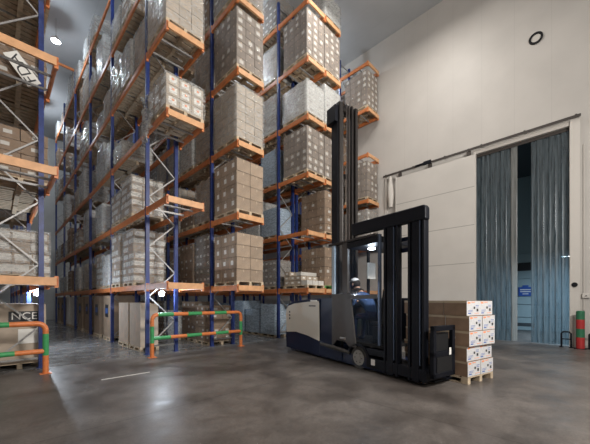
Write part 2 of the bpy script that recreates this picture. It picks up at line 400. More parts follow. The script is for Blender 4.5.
def rack(name, label, x0, ue, up, nb, x1=None, levels=LV):
    x1 = x1 or x0+1.1
    pa, pb_ = x0+.05, x0+.95
    root = empty(name, (x0, ue, 0)); tag(root, label, 'rack', 'pallet racks')
    T = lambda x, y, z: (x-x0, y-ue, z)
    for k in range(nb+1):
        y = up + k*PITCH
        for px in (pa, pb_):
            u = obj('upright', UPM, root, T(px, y, 0)); obj('foot_plate', FOOT, u)
        b = MB(); z = .25; side = 0
        while z < 14.85:
            a, c = (pa+.04, pb_-.04) if side == 0 else (pb_-.04, pa+.04)
            b.bar(T(a, y, z), T(c, y, min(z+.78,14.9)), .022, .036); z += .78; side ^= 1
        for z in (.25, 14.9): b.bar(T(pa+.03, y, z), T(pb_-.03, y, z), .03, .05)
        b.build('frame_bracing', 'galvanised', root)
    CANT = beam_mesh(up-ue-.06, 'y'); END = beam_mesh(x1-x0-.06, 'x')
    for z in levels:
        for px in (x0+.03, x1-.03):
            obj('end_side_beam', CANT, root, T(px, ue+.03, z))
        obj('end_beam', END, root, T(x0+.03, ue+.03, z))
        for yy in (.6, 1.25):
            b = MB(); b.box((.05, yy-.02, -.05), (x1-x0-.05, yy+.02, .0)); b.build('cross_bar', 'galvanised', root, (0,0,z))
    for k in range(nb):
        for z in levels:
            for px in (x0+.03, x1-.1):
                obj('shelf_beam', SPAN, root, T(px, up+k*PITCH+.055, z))
    return root
rack('pallet_rack', 'blue and orange pallet rack at the far left edge with the FDA board', -.13, 8.2, 9.85, 5)
rack('pallet_rack', 'blue and orange pallet rack right of the long aisle, behind the striped rail', 3.3, 8.2, 9.85, 5)
rack('pallet_rack', 'pallet rack with brown carton stacks left of centre, beside the striped rail end', 5.58, 8.2, 9.95, 5)
rack('pallet_rack', 'centre pallet rack whose blue uprights stand left of the forklift', 9.0, 8.25, 10.1, 4)
rack('pallet_rack', 'pallet rack standing back to back behind the centre rack, green pallet on it', 10.15, 8.25, 10.1, 4)
rack('pallet_rack', 'pallet rack against the cream wall, behind the forklift mast', 13.6, 8.25, 10.1, 3)
b = MB(); b.box((.0, -.05, -.06), (2.26, .05, .06)); o = b.build('aisle_tie', 'rack_orange', None, (1.01, 21.6, 15.16)); tag(o, 'reddish tie beam spanning the long aisle between rack tops', 'beam')

# ------------------------------------------------------------ pallets and loads
def pallet_mb(b, W, L, mi=0, H=.144):
    # deck boards run along x ; stringer blocks
    n = 6; bw = L/(n+.9*(n-1)*.35)
    for i in range(n):
        y = i*(L-bw)/(n-1); b.box((0, y, H-.022), (W, y+bw, H), mi)
    for x in (0, W/2-.05, W-.1):
        b.box((x, 0, H-.044), (x+.1, L, H-.0221), mi); b.box((x, 0, 0), (x+.1, L, .022), mi)
        for y in (0, L/2-.07, L-.14): b.box((x, y, .0221), (x+.1, y+.14, H-.0441), mi)
def carton_mb(b, x, y, z, W, L, H, body=0, lab=None, labside='xy', tape=True, g=.004, rnd=random, lsize=(.42,.42), tp=3):
    g = max(g, .007); b.box((x+g, y+g, z+.001), (x+W-g, y+L-g, z+H-.012), body)
    lw, lh = lsize
    if lab is not None:
        zc = z+H*.52; hh = H*lh/2
        if 'x' in labside:
            yc = y+L*(.5+.12*rnd.uniform(-1,1)); hw = min(L*lw/2, .16)
            b.box((x+g-.0025, yc-hw, zc-hh), (x+g, yc+hw, zc+hh), lab)
        if 'y' in labside:
            xc = x+W*(.5+.12*rnd.uniform(-1,1)); hw = min(W*lw/2, .16)
            b.box((xc-hw, y+g-.0025, zc-hh), (xc+hw, y+g, zc+hh), lab)
    if tape:
        b.box((x+g-.0012, y+L/2-.02, z+H*.75), (x+g, y+L/2+.02, z+H-.013), tp)
        b.box((x+W/2-.02, y+g-.0012, z+H*.75), (x+W/2+.02, y+g, z+H-.013), tp)
def wrap_mesh(W, L, H, z0, amp, seed, off=.012):
    rnd = random.Random(seed); b = MB(); NZ = 12
    loop = []
    def side(p, q, n):
        for i in range(n): loop.append((p[0]+(q[0]-p[0])*i/n, p[1]+(q[1]-p[1])*i/n))
    o = off
    side((-o,-o), (W+o,-o), 8); side((W+o,-o), (W+o,L+o), 8); side((W+o,L+o), (-o,L+o), 8); side((-o,L+o), (-o,-o), 8)
    n = len(loop); vs = []; cx, cy = W/2, L/2
    for j in range(NZ+1):
        z = z0-.03+(H-z0+.045)*j/NZ
        for i, (x, y) in enumerate(loop):
            d = Vector((x-cx, y-cy)).normalized(); a = amp*rnd.random()
            vs.append((x+d.x*a, y+d.y*a, z+rnd.uniform(-.012,.012)))
    fs = [(j*n+i, j*n+(i+1)%n, (j+1)*n+(i+1)%n, (j+1)*n+i) for j in range(NZ) for i in range(n)]
    b.add(vs, fs, 0, None, True)
    top = [vs[NZ*n+i] for i in range(n)]; b.add(top + [(cx, cy, H+.02)], [(i, (i+1)%n, n) for i in range(n)], 0)
    return b
STY = {  # carton body mat, label mat, label sides, nx, ny, label size, film, film amp
 'label_tan':  ('kraft', 'label_white', 'x', 2, 3, (.30,.36), 'film_clear', .004),
 'label_grey': ('kraft_grey', 'label_dim', 'xy', 3, 4, (.42,.42), 'film_clear', .006),
 'tan':        ('kraft_pale', None, '', 3, 3, (.4,.4), 'film_mid', .025),
 'white':      ('carton_white', 'kraft_grey', 'xy', 2, 3, (.4,.2), 'film_white', .035),
 'print':      ('kraft_pale', 'label_white', 'xy', 3, 3, (.6,.6), 'film_mid', .05),
 'brown':      ('kraft_dark', 'label_dim', 'xy', 2, 3, (.3,.3), 'film_clear', .015),
 'blue':       ('carton_white', None, '', 2, 3, (.4,.4), 'film_blue', .015),
 'mixed':      ('kraft', 'carton_white', 'xy', 3, 4, (.9,.6), 'film_mid', .035),
 'grey':       ('kraft_grey', 'label_white', 'x', 3, 4, (.5,.3), 'film_mid', .02),
}
CACHE = {}
def load_proto(style, nz, ch, W, L, detail, pal='pallet_wood', seed=0):
    """returns list of (name, mesh, local location, wrap?)"""
    key = (style, nz, round(ch,3), W, L, detail, pal, seed)
    if key in CACHE: return CACHE[key]
    body, lab, ls, nx, ny, lsz, fm, amp = STY[style]; rnd = random.Random(hash(style) % 1 + seed*13+nz)
    parts = []
    b = MB(); pallet_mb(b, W, L); parts.append(('pallet', b.mesh('pallet', pal), (0,0,0)))
    cw, cl = (W-.02)/nx, (L-.02)/ny; mats = [body, lab or body, body, 'tape']
    alt = {'kraft_pale':'kraft', 'kraft_dark':'kraft_dark', 'kraft':'kraft', 'carton_white':'kraft_pale', 'kraft_grey':'kraft_grey'}[body]
    if detail:
        vars_ = []
        for q in range(3):
            b = MB(); few = style in ('label_grey', 'grey', 'brown')
            carton_mb(b, 0, 0, 0, cw, cl, ch, 0, 1 if lab and not (few and q == 2) else None, ls if not (few and q == 1) else 'y', True, rnd=rnd, lsize=lsz)
            if style == 'print': 
                b.box((cw*.42, -.0005, ch*.5), (cw*.62, .0012, ch*.7), 4); 
            vars_.append(b.mesh('carton', mats+['label_orange']))
        for k in range(nz):
            for i in range(nx):
                for j in range(ny):
                    if i not in (0, nx-1) and j != 0 and k != nz-1: continue
                    if i == nx-1 and j > 0 and k < nz-1 and nx > 2: continue
                    parts.append(('carton', vars_[rnd.randrange(3)], (.01+i*cw+rnd.uniform(-.004,.004), .01+j*cl+rnd.uniform(-.004,.004), .146+k*ch)))
    else:
        b = MB()
        for k in range(nz):
            for i in range(nx):
                for j in range(ny):
                    if 0 < i < nx-1 and j != 0 and k != nz-1: continue
                    jx, jy = rnd.uniform(-.008,.008), rnd.uniform(-.008,.008)
                    carton_mb(b, .01+i*cw+jx, .01+j*cl+jy, .146+k*ch, cw, cl, ch, 0 if rnd.random() < .7 else 2, 1 if (lab and rnd.random() < .8) else None, ls, False, rnd=rnd, lsize=lsz)
        parts.append(('carton_stack', b.mesh('carton_stack', [body, lab or body, alt, 'tape']), (0,0,0)))
    w = wrap_mesh(W, L, .146+nz*ch, .146, amp, seed+nz); parts.append(('stretch_wrap', w.mesh('stretch_wrap', fm), (0,0,0)))
    CACHE[key] = parts
    return parts
def tall_proto(kind, W, L, H, seed=0):
    key = ('tall', kind, W, L, H, seed)
    if key in CACHE: return CACHE[key]
    col = {'pale': 'kraft_pale', 'brown': 'kraft', 'white': 'carton_white'}[kind]
    parts = []; b = MB(); pallet_mb(b, W, L); parts.append(('pallet', b.mesh('pallet', 'pallet_wood'), (0,0,0)))
    b = MB(); z0 = .146; n = 3
    for i in range(n):
        b.box((.02, .02+i*(L-.04)/n+.006, z0), (W-.02, .02+(i+1)*(L-.04)/n-.006, H)); 
    b.box((.03, .03, z0), (W-.03, L-.03, H-.01)); parts.append(('carton', b.mesh('carton', col), (0,0,0)))
    if kind == 'brown':
        b = MB(); b.box((.012, L*.3, H*.52), (.0195, L*.72, H*.8)); parts.append(('printed_panel', b.mesh('printed_panel', 'ink_black'), (0,0,0)))
        b = MB(); b.box((.009, L*.36, H*.6), (.0118, L*.66, H*.72)); parts.append(('printed_label', b.mesh('printed_label', 'ink_blue'), (0,0,0)))
    CACHE[key] = parts
    return parts
GROUP = {'left': 'pallet loads on the far-left rack', 'aisle': 'pallet loads on the aisle rack', 'brown': 'pallet loads on the left-of-centre rack',
         'centre': 'pallet loads on the centre rack', 'back': 'pallet loads on the rack behind the centre rack', 'wall': 'pallet loads on the wall rack'}
def place(parts, x, y, z, label, grp, cat='pallet load', rz=0, jit=True):
    r = empty('pallet_load', (x, y, z), (random.uniform(-.008,.008) if jit else 0)+rz); tag(r, label, cat, grp)
    for nm, me, loc in parts: obj(nm, me, r, loc)
    return r
ORD = ['first','second','third','fourth','fifth','sixth']
RN = {'left': 'far-left rack', 'aisle': 'long-aisle rack', 'brown': 'left-of-centre rack', 'centre': 'centre rack', 'back': 'rack behind centre rack', 'wall': 'wall rack'}
DESC = {'label_tan':'white-labelled tan cartons', 'label_grey':'grey-brown labelled cartons', 'tan':'film-wrapped tan cartons', 'white':'white film-wrapped load', 'print':'cartons with orange print',
        'brown':'wrapped dark brown cartons', 'blue':'bluish film-wrapped load', 'grey':'film-wrapped grey cartons', 'mixed':'small brown and white cartons'}
def zof(l): return LV[l-1]+BH+.001 if l else .001
X0 = {'left': -.13, 'aisle': 3.3, 'brown': 5.58, 'centre': 9.0, 'back': 10.15, 'wall': 13.6}
UE = {'left': 8.2, 'aisle': 8.2, 'brown': 8.2, 'centre': 8.25, 'back': 8.25, 'wall': 8.25}
UP = {'left': 9.85, 'aisle': 9.85, 'brown': 9.95, 'centre': 10.1, 'back': 10.1, 'wall': 10.1}
def end_load(rk, l, style, nz, ch, pal='pallet_wood', seed=0, L=1.42, W=1.12, dx=0, dy=.06):
    p = load_proto(style, nz, ch, W, L, True, pal, seed)
    place(p, X0[rk]-.01+dx, UE[rk]+dy, zof(l), f"{DESC[style]} on the near end of {RN[rk]}, {ORD[l-1]} shelf", GROUP[rk])
end_load('aisle', 3, 'print', 3, .29, seed=1)
b = MB(); rnd_ = random.Random(3); nn = 9; vs = []
for j in range(nn+1):
    for i in range(nn+1):
        z = -.55+1.45*j/nn; w_ = .35+.35*math.sin(j*.5)
        vs.append((-.05-.16*rnd_.random(), 1.42-w_*i/nn+.07*rnd_.random(), z+.05*rnd_.random()))
fs = [(j*(nn+1)+i, j*(nn+1)+i+1, (j+1)*(nn+1)+i+1, (j+1)*(nn+1)+i) for j in range(nn) for i in range(nn)]
b.add(vs, fs, 0, None, True); lf = [c for c in bpy.data.objects if c.get('label','').startswith(DESC['print'])][0]
o = b.build('loose_film', 'film_white', lf); o['label'] = 'torn white film hanging off the side'
end_load('aisle', 4, 'tan', 5, .29, seed=2); end_load('aisle', 5, 'grey', 5, .3, seed=3)
end_load('brown', 1, 'label_tan', 4, .40, seed=4); end_load('brown', 2, 'label_tan', 4, .42, seed=4)
end_load('brown', 3, 'tan', 6, .29, seed=5); end_load('brown', 4, 'label_grey', 7, .27, seed=6); end_load('brown', 5, 'grey', 6, .3, seed=6)
end_load('centre', 3, 'label_grey', 6, .30, seed=7); end_load('centre', 4, 'white', 4, .32, seed=8)
end_load('centre', 5, 'label_grey', 7, .27, seed=9)
end_load('back', 1, 'brown', 4, .42, 'pallet_green', seed=10); end_load('back', 2, 'brown', 5, .36, seed=11); end_load('back', 3, 'label_grey', 6, .3, seed=12)
end_load('back', 4, 'white', 5, .33, seed=13); end_load('back', 5, 'label_grey', 7, .27, seed=14); end_load('back', 6, 'white', 3, .32, seed=14)
end_load('wall', 2, 'grey', 5, .34, seed=15, W=1.06); end_load('wall', 3, 'label_grey', 6, .31, seed=16, W=1.06); end_load('wall', 5, 'label_grey', 6, .31, seed=17, W=1.06)
# second stacked pallet under the lowest tan stack is shown by its double deck
b = MB(); pallet_mb(b, 1.12, 1.42); 
# loads along the bays
def bays(rk, nb, levels, styles, slots=3, empties=.08, nzs=(4,5,6), skip=(), force={}):
    rnd = random.Random(len(rk)*7+nb)
    for k in range(nb):
        for l in levels:
            for s in range(slots):
                y = UP[rk]+k*PITCH+.10+s*1.27; st = rnd.choice(styles); sd = rnd.randrange(3)
                nz = rnd.choice(nzs); ch = rnd.choice((.27,.3)); gap = rnd.random() < empties
                if (k, l, s) in skip: continue
                if (k, l, s) in force: st, nz, ch = force[(k, l, s)]; gap = False
                if l and gap: continue
                if l == 0:
                    nz = min(nz, 5)
                    if rk == 'aisle':
                        if s == 2 and k: continue
                        kd = 'pale' if k == 0 else ('white' if k == 3 else 'brown'); H = 1.6 if k == 0 else 1.88
                        p = tall_proto(kd, .6 if k == 0 else 1.05, 1.18, H)
                        nm = {'pale': 'tall pale bin', 'brown': 'tall brown printed carton', 'white': 'tall white bin'}[kd]
                        place(p, X0[rk]+.04, y-(.75 if k == 0 else -.5*s-.2), .001, f"{nm} on floor, {RN[rk]}, {ORD[k]} bay, {ORD[s]} pallet", GROUP[rk]); continue
                    if rk == 'centre': st = 'blue'
                    lab = f"{DESC[st]} on floor, {RN[rk]}, {ORD[k]} bay, {ORD[s]} pallet"
                else: lab = f"{DESC[st]}, {ORD[l-1]} shelf of {RN[rk]}, {ORD[k]} bay, {ORD[s]} pallet"
                p = load_proto(st, nz, ch, 1.08, 1.16, False, 'pallet_wood', sd)
                place(p, X0[rk]+.01+rnd.uniform(-.03,.05), y, zof(l), lab, GROUP[rk])
bays('aisle', 5, range(0, 7), ['white','white','tan','mixed','brown','mixed'], empties=.30, nzs=(2,3,3,4,5),
     skip={(0,0,0), (0,1,0), (0,2,0), (0,3,0), (0,3,1), (0,5,0)},
     force={(0,1,1):('mixed',7,.26), (0,1,2):('mixed',7,.26), (0,2,1):('mixed',5,.26), (0,2,2):('mixed',4,.26), (0,4,1):('white',4,.3), (0,4,2):('mixed',5,.27), (1,1,0):('white',4,.3), (1,1,1):('mixed',5,.27), (1,2,1):('white',4,.3), (0,3,2):('white',2,.3), (1,3,0):('white',4,.27), (2,3,1):('white',5,.3), (1,5,1):('white',5,.3), (2,2,0):('white',5,.3)})
bays('left', 2, range(1, 7), ['brown','brown','brown','grey','mixed'], empties=.12, nzs=(2,3,4))
bays('brown', 2, range(0, 7), ['brown','tan','grey','white'])
bays('centre', 2, range(0, 7), ['white','blue','grey','brown'])
bays('back', 1, range(0, 7), ['brown','grey','white'], slots=1)
bays('wall', 1, range(0, 6), ['grey','brown'], slots=1)

# floor loads behind the left guard rail
for k, y in enumerate((10.0, 11.3)):
    for j, x in enumerate((-.1,)):
        p = tall_proto('pale', 1.05, 1.18, 1.6)
        r = place(p, x-.08*k, y, .001, ['tall pale carton bin with a stencilled end behind the left striped guard rail', 'tall pale carton bin standing deeper under the far-left rack'][k], GROUP['left'])
        if k == 0:
            b = MB(); b.box((.33, .008, 1.17), (.90, .0195, 1.42)); b.build('printed_panel', 'ink_black', r)
            M = Matrix.Translation((.615, .006, 1.295)) @ Matrix.Rotation(R(90), 4, 'X'); text_obj('lettering', 'NCE', .25, 'label_white', r, M)
            b = MB(); b.box((.5, .012, .62), (.9, .0195, .98)); b.build('paper_label', 'label_white', r)
p = tall_proto('pale', 1.05, 1.18, 1.5); place(p, -1.32, 9.6, .001, 'tall pale carton bin at the left picture edge, behind the striped rail', GROUP['left'])

# loose cartons on the centre rack's lowest end shelf
zb = zof(1)
b = MB(); pallet_mb(b, 1.12, 1.42); o = b.build('pallet', 'pallet_wood', None, (9.0, 8.3, zb)); tag(o, 'bare-wood pallet under small cartons on the centre rack end', 'pallet')
def loose(x, y, z, W, L, H, body, lab, label, grp='small cartons on the centre rack end'):
    b = MB(); carton_mb(b, 0, 0, 0, W, L, H, 0, 1 if lab else None, 'xy', True, rnd=random, lsize=(.4,.35))
    o = b.build('carton', [body, lab or body, body, 'tape'], None, (x, y, z)); tag(o, label, 'carton', grp); return o
cwx, cly, chz = .36, .345, .2
for j in range(4):
    for i in range(3):
        for k in range(3 if j == 3 else (2 if j else 1)):
            if i == 2 and j > 1: continue
            w = j == 0
            loose(9.03+i*cwx, 8.33+j*cly, zb+.146+k*(chz+.001), cwx-.012, cly-.012, chz, 'carton_white' if w else 'kraft_pale', 'label_white' if not w else None,
                  f"small {'white' if w else 'tan'} carton, {['bottom','middle','top'][k]} layer, {ORD[j]} row back, {ORD[i]} from left")
loose(9.05, 8.70, zb+.146+.402+.001, 1.0, .30, .16, 'carton_white', None, 'long flat white carton lying on small cartons, centre rack end')

# FDA board
fb = empty('sign_board', (.47, 9.74, 7.26)); tag(fb, 'tilted white board lettered FDA hanging in the far-left rack', 'sign')
fb.rotation_euler = (0, R(-38), 0)
b = MB(); b.box((-.155,-.012,-.36), (.155,.012,.36)); b.build('board', 'label_white', fb)
M = Matrix.Translation((0,-.0135,0)) @ Matrix.Rotation(R(90), 4, 'X') @ Matrix.Rotation(R(90), 4, 'Z')
text_obj('lettering', 'FDA', .33, 'ink_black', fb, M)

# lamps on the racks
def worklamp(x, y, z, label, e=70):
    r = empty('work_lamp', (x, y, z)); tag(r, label, 'lamp', 'bright lamps under the racks')
    b = MB(); b.box((-.1,-.02,-.09), (.1,.04,.09)); b.build('housing', 'black_steel', r, bevel=.008)
    b = MB(); b.tube([(0,-.022,0), (0,-.045,0)], .085, 20); b.build('lens', 'lamp_white', r)
    b = MB(); b.bar((0,.02,.06), (0,.02,.14), .02, .03); b.build('bracket', 'black_steel', r)
    l = bpy.data.lights.new('lamp_light', 'POINT'); l.energy = e; l.color = (.78,.88,1); l.shadow_soft_size = .05
    lo = bpy.data.objects.new('lamp_light', l); COL.objects.link(lo); lo.parent = r; lo.location = (0,-.12,0)
worklamp(3.78, 9.86, 1.90, 'dazzling white lamp hung under the first shelf of the aisle rack end')
worklamp(1.03, 13.7, 1.93, 'dazzling white lamp on the far-left rack post beside the aisle', 230)
# ------------------------------------------------------------ guard rails
def guard(x0, x1, y, label, flip=False, h=1.26, h2=.56, stripes=None):
    r = empty('guard_rail', ((x0+x1)/2, y, 0)); tag(r, label, 'guard rail', 'striped guard rails')
    w = (x1-x0)/2; rc = .16; rad = .058
    for sg, nm in ((-1,'post'), (1,'post')):
        b = MB(); cuts = [0, .42, .92, h-rc]
        for i in range(3): b.tube([(sg*w,0,cuts[i]+.012 if i == 0 else cuts[i]), (sg*w,0,cuts[i+1])], rad, 18, 0 if i != 1 else 1)
        arc = [(sg*(w-rc+rc*math.cos(a)), 0, h-rc+rc*math.sin(a)) for a in [R(q) for q in range(0, 91, 15)]]
        b.tube(arc, rad, 18, 0); b.build(nm, ['guard_orange', 'guard_green'], r)
        b = MB(); b.box((sg*w-.11,-.1,0), (sg*w+.11,.1,.012)); b.build('base_plate', 'guard_orange', r)
    b = MB(); n = max(5, int((2*w)/.45)); a0 = -w+rc; L = 2*w-2*rc
    for i in range(n): b.tube([(a0+L*i/n,0,h), (a0+L*(i+1)/n,0,h)], rad, 18, (i+1) % 2, caps=False)
    b.build('top_rail', ['guard_orange', 'guard_green'], r)
    b = MB(); a0 = -w+.03; L = 2*w-.06
    for i in range(n): b.tube([(a0+L*i/n,0,h2), (a0+L*(i+1)/n,0,h2)], rad*.95, 18, (i+1) % 2, caps=False)
    b.build('lower_rail', ['guard_orange', 'guard_green'], r)
guard(3.28, 6.42, 9.25, 'long orange and green guard rail in front of the middle racks')
guard(-2.2, .83, 9.0, 'orange and green guard rail at the left picture edge', h=1.16, h2=.52)

# ------------------------------------------------------------ forklift
RZ = math.atan2(-.973, -.2305)
TR = Matrix.Translation((6.33, 4.137, 0)) @ Matrix.Rotation(RZ, 4, 'Z')
tk = empty('forklift', (6.33, 4.137, 0), RZ); tag(tk, 'navy and cream narrow-aisle forklift with a tall dark mast', 'forklift')
def P(name, b, m, bevel=0, parent=None, label=None):
    o = b.build(name, m, parent or tk, bevel=bevel)
    if label: o['label'] = label
    return o
# chassis and power unit (x = towards forks, y = away from camera side)
b = MB(); b.prism([(-3.58,.07),(-3.60,.5),(-3.58,1.3),(-3.45,1.56),(-3.0,1.66),(-2.2,1.73),(-1.62,1.76),(-1.58,.07)], .02, 1.42)
body = P('power_unit', b, 'navy_paint', .03)
b = MB(); b.prism([(-3.50,.60),(-3.54,1.15),(-3.50,1.40),(-3.38,1.50),(-3.0,1.58),(-2.2,1.645),(-1.66,1.67),(-1.62,1.60),(-1.60,.50),(-2.2,.60),(-2.9,.66)], -.012, .02)
P('side_panel', b, 'truck_cream', .012, body, 'cream side panel')
b = MB(); b.box((-3.625,.12,.55), (-3.6,1.3,1.35)); P('rear_panel', b, 'truck_cream', .01, body)
for k in range(3):
    b = MB(); b.tube([(-3.27,-.02,1.30-k*.11), (-3.27,-.011,1.30-k*.11)], .035, 14); P('vent_hole', b, 'ink_black', parent=body)
b = MB()
for k in range(6): b.box((-2.12+k*.06,-.015,1.50), (-2.075+k*.06,-.0115,1.545))
P('lettering', b, 'ink_black', parent=body)
b = MB(); b.box((-2.05,-.012,1.655), (-1.75,.2,1.70)); P('latch', b, 'label_white', .005, body)
b = MB(); b.box((-3.3,.03,.05), (1.0,1.35,.34)); b.prism([(-1.6,.1),(-1.6,.52),(-1.1,.42),(-.6,.40),(-.6,.1)], 0, .3); P('chassis', b, 'navy_paint', .02)
b = MB(); b.box((-1.57,.02,.10), (-1.02,.34,1.76)); P('mast_cover', b, 'navy_paint', .02)
b = MB(); b.box((.28,-.0,.10), (1.87,.55,.34)); b.box((.28,.0,.40), (.85,.5,.56)); P('front_chassis', b, 'black_steel', .02)
b = MB(); b.box((.44,-.004,.18), (.56,-.001,.32)); P('sticker', b, 'label_white')
# wheel and fender
for sx, sy in ((0, .03), (-2.9, 1.2)):
    b = MB(); b.tube([(sx,sy,.275), (sx,sy+.16,.275)], .275, 32); w_ = P('wheel', b, 'rubber', .015)
    b = MB(); b.tube([(sx,sy-.014,.275), (sx,sy-.001,.275)], .19, 28); b.tube([(sx,sy-.03,.275), (sx,sy-.014,.275)], .075, 16)
    P('hub', b, 'wheel_grey', parent=w_)
    for q in range(6):
        b = MB(); a = R(60*q); b.tube([(sx+.12*math.cos(a), sy-.022, .275+.12*math.sin(a)), (sx+.12*math.cos(a), sy-.014, .275+.12*math.sin(a))], .016, 8)
        P('wheel_bolt', b, 'rail_steel', parent=w_)
b = MB(); b.tube([(-1.5,-.02,.44), (-.9,-.03,.41), (-.5,-.03,.385), (-.3,-.02,.36)], [.045,.055,.05,.035], 12); P('side_bumper', b, 'rubber')
b = MB(); arc = [(.40*math.cos(a), .38*math.sin(a)+.25) for a in [R(q) for q in range(10, 171, 16)]]; inn = [(.33*math.cos(a), .33*math.sin(a)+.25) for a in [R(q) for q in range(170, 9, -16)]]
b.prism(arc+inn, -.02, .2); P('fender', b, 'black_steel')
# main mast
MH = 7.42
b = MB()
for s in (.40, 1.02):
    b.box((-1.50, s, .12), (-1.18, s+.025, MH)); b.box((-1.50, s, .12), (-1.47, s+.10, MH)); b.box((-1.21, s, .12), (-1.18, s+.10, MH))
for z in (.2, 3.0, 5.4, MH-.14): b.box((-1.52,.40,z), (-1.48,1.12,z+.12))
mast = P('mast', b, 'mast_steel')
b = MB()
for s in (.50, .93): b.box((-1.44, s, .2), (-1.24, s+.02, MH+.06)); b.box((-1.44, s, .2), (-1.42, s+.07, MH+.06)); b.box((-1.26, s, .2), (-1.24, s+.07, MH+.06))
b.box((-1.40,.50,MH-.1), (-1.34,1.0,MH+.04)); P('inner_mast', b, 'mast_steel', parent=mast)
for s in (.62, .86):
    b = MB(); b.tube([(-1.3, s, .3), (-1.3, s, MH-.25)], .035, 12); b.tube([(-1.3, s, MH-.25), (-1.3, s, MH+.08)], .02, 10); P('lift_cylinder', b, 'mast_steel', parent=mast)
for s in (.70, .79):
    b = MB(); b.box((-1.22, s, .9), (-1.21, s+.025, MH-.05)); b.tube([(-1.235, s-.005, MH-.02), (-1.235, s+.03, MH-.02)], .05, 14); P('lift_chain', b, 'rail_steel', parent=mast)
b = MB(); b.box((-1.62,.28,6.85), (-1.22,.46,7.33)); P('mast_head_box', b, 'black_steel', .02, mast)
b = MB(); b.box((-1.50,.375,1.5), (-1.22,.399,7.2)); P('side_plate', b, 'black_steel', parent=mast)
# cabin
b = MB(); b.prism([(-1.0,.42),(-1.0,1.86),(-.24,1.86),(-.20,1.5),(-.05,.52),(-.3,.5),(-.45,.62),(-.8,.62)], -.02, .02)
P('door_panel', b, 'cab_grey', .01, label='grey-brown cabin side panel')
b = MB(); b.tube([(-.62,-.03,.70), (-.42,-.03,.70)], .03, 10); P('step_light', b, 'galvanised')
b = MB(); b.box((-1.0,.02,.60), (.78,1.36,.66)); P('cab_floor', b, 'black_matte')
b = MB(); b.box((-1.0,1.34,.66), (.78,1.37,1.75)); b.box((-1.02,.3,.66), (-.99,1.37,1.75)); P('cab_back_wall', b, 'black_steel')
for (x0_, x1_, m_) in ((-.56,-.36,'cab_grey'), (-1.0,-.90,'pale_edge'), (.66,.72,'alu_edge')):
    b = MB(); b.box((x0_,-.02,.66 if x0_ > .5 else 1.86), (x1_,.05,3.2)); P('pillar', b, m_, .006)
for (x0_, x1_) in ((-1.0,-.93), (.66,.78)):
    b = MB(); b.box((x0_,1.30,.66), (x1_,1.37,3.2)); P('pillar', b, 'black_steel', .006)
b = MB(); b.box((-.36,-.02,1.73), (.66,.05,1.82)); P('window_bar', b, 'cab_grey', .006)
b = MB(); b.box((-.36,.01,.70), (.66,.018,1.73)); P('lower_window', b, 'cab_glass')
b = MB(); b.box((-.36,.01,1.82), (.66,.016,3.05)); P('side_window', b, 'cab_glass')
b = MB(); b.box((-.93,.01,1.86), (-.56,.016,3.05)); P('side_window', b, 'cab_glass')
b = MB(); b.box((-.42,-.02,3.02), (.70,1.37,3.16)); P('cab_roof', b, 'black_steel', .01)
b = MB(); b.box((-1.12,-.04,3.18), (.60,.10,3.235)); b.box((-1.12,.9,3.18), (.60,1.0,3.235)); P('roof_rail', b, 'mast_steel', .006)
b = MB(); b.tube([(.12,.35,3.0), (.12,.35,2.965)], .09, 20); lo_ = P('cab_lamp', b, 'lamp_soft', label='white glowing ceiling lamp')
l = bpy.data.lights.new('cab_light', 'POINT'); l.energy = 22; l.color = (.7,.85,1); l.shadow_soft_size = .08
q = bpy.data.objects.new('cab_light', l); COL.objects.link(q); q.parent = tk; q.location = (.12,.35,2.9)
b = MB(); b.box((.28,.2,.66), (.75,.7,1.08)); b.box((.25,.18,1.08), (.70,.72,1.18)); b.prism([(.50,1.18),(.60,1.18),(.70,1.95),(.60,1.95)], .2, .7); P('seat', b, 'black_matte', .03)
b = MB(); b.box((-.88,.15,.66), (-.66,.9,1.55)); b.prism([(-.9,1.55),(-.55,1.55),(-.62,1.62),(-.9,1.68)], .15, .9); P('control_console', b, 'black_matte', .02)
b = MB(); b.box((-.64,.95,2.3), (-.60,1.25,2.75)); P('notice_sheet', b, 'label_white')
# auxiliary mast: girder, two columns
b = MB(); b.prism([(-.20,3.32),(-.20,3.62),(1.84,3.56),(1.88,3.50),(1.88,3.27)], -.03, .12); P('overhead_girder', b, 'black_steel', .025)
for (x0_, x1_) in ((.82,1.20), (1.46,1.84)):
    b = MB(); b.box((x0_,-.01,.06), (x0_+.05,.14,3.30)); b.box((x1_-.05,-.01,.06), (x1_,.14,3.30)); b.box((x0_,.06,.06), (x1_,.09,3.30)); b.box((x0_+.09,-.005,.06), (x1_-.13,.06,3.30))
    col_ = P('column', b, 'black_steel', .006)
    b = MB(); b.box((x1_-.115,-.004,.4), (x1_-.095,.058,3.28)); P('guide_strip', b, 'alu_edge', parent=col_)
for z in (2.72, 2.95): 
    b = MB(); b.box((1.0,.14,z), (1.75,.2,z+.09)); P('cross_member', b, 'navy_paint', .006)
# carriage and forks
b = MB()
for s0 in (.0, .62): b.box((1.96,s0,.20), (2.04,s0+.09,1.20))
for z in (.20, .60, 1.10): b.box((1.96,.0,z), (2.04,.71,z+.10))
car = P('fork_carriage', b, 'black_steel', .01)
b = MB(); b.box((1.99,.12,.22), (2.03,.70,.6)); b.box((1.85,.14,.26), (1.96,.6,1.05)); P('carriage_plate', b, 'black_matte', parent=car)
b = MB(); b.box((2.041,.50,.62), (2.044,.56,.76)); P('sticker', b, 'label_white', parent=car)
for t in (1.02, 1.80):
    b = MB(); b.box((t-.06,.30,.045), (t+.06,2.02 if t < 1.5 else 1.8,.085)); b.box((t-.06,.80,.045), (t+.06,.845,.9)); P('fork', b, 'black_steel', .004)

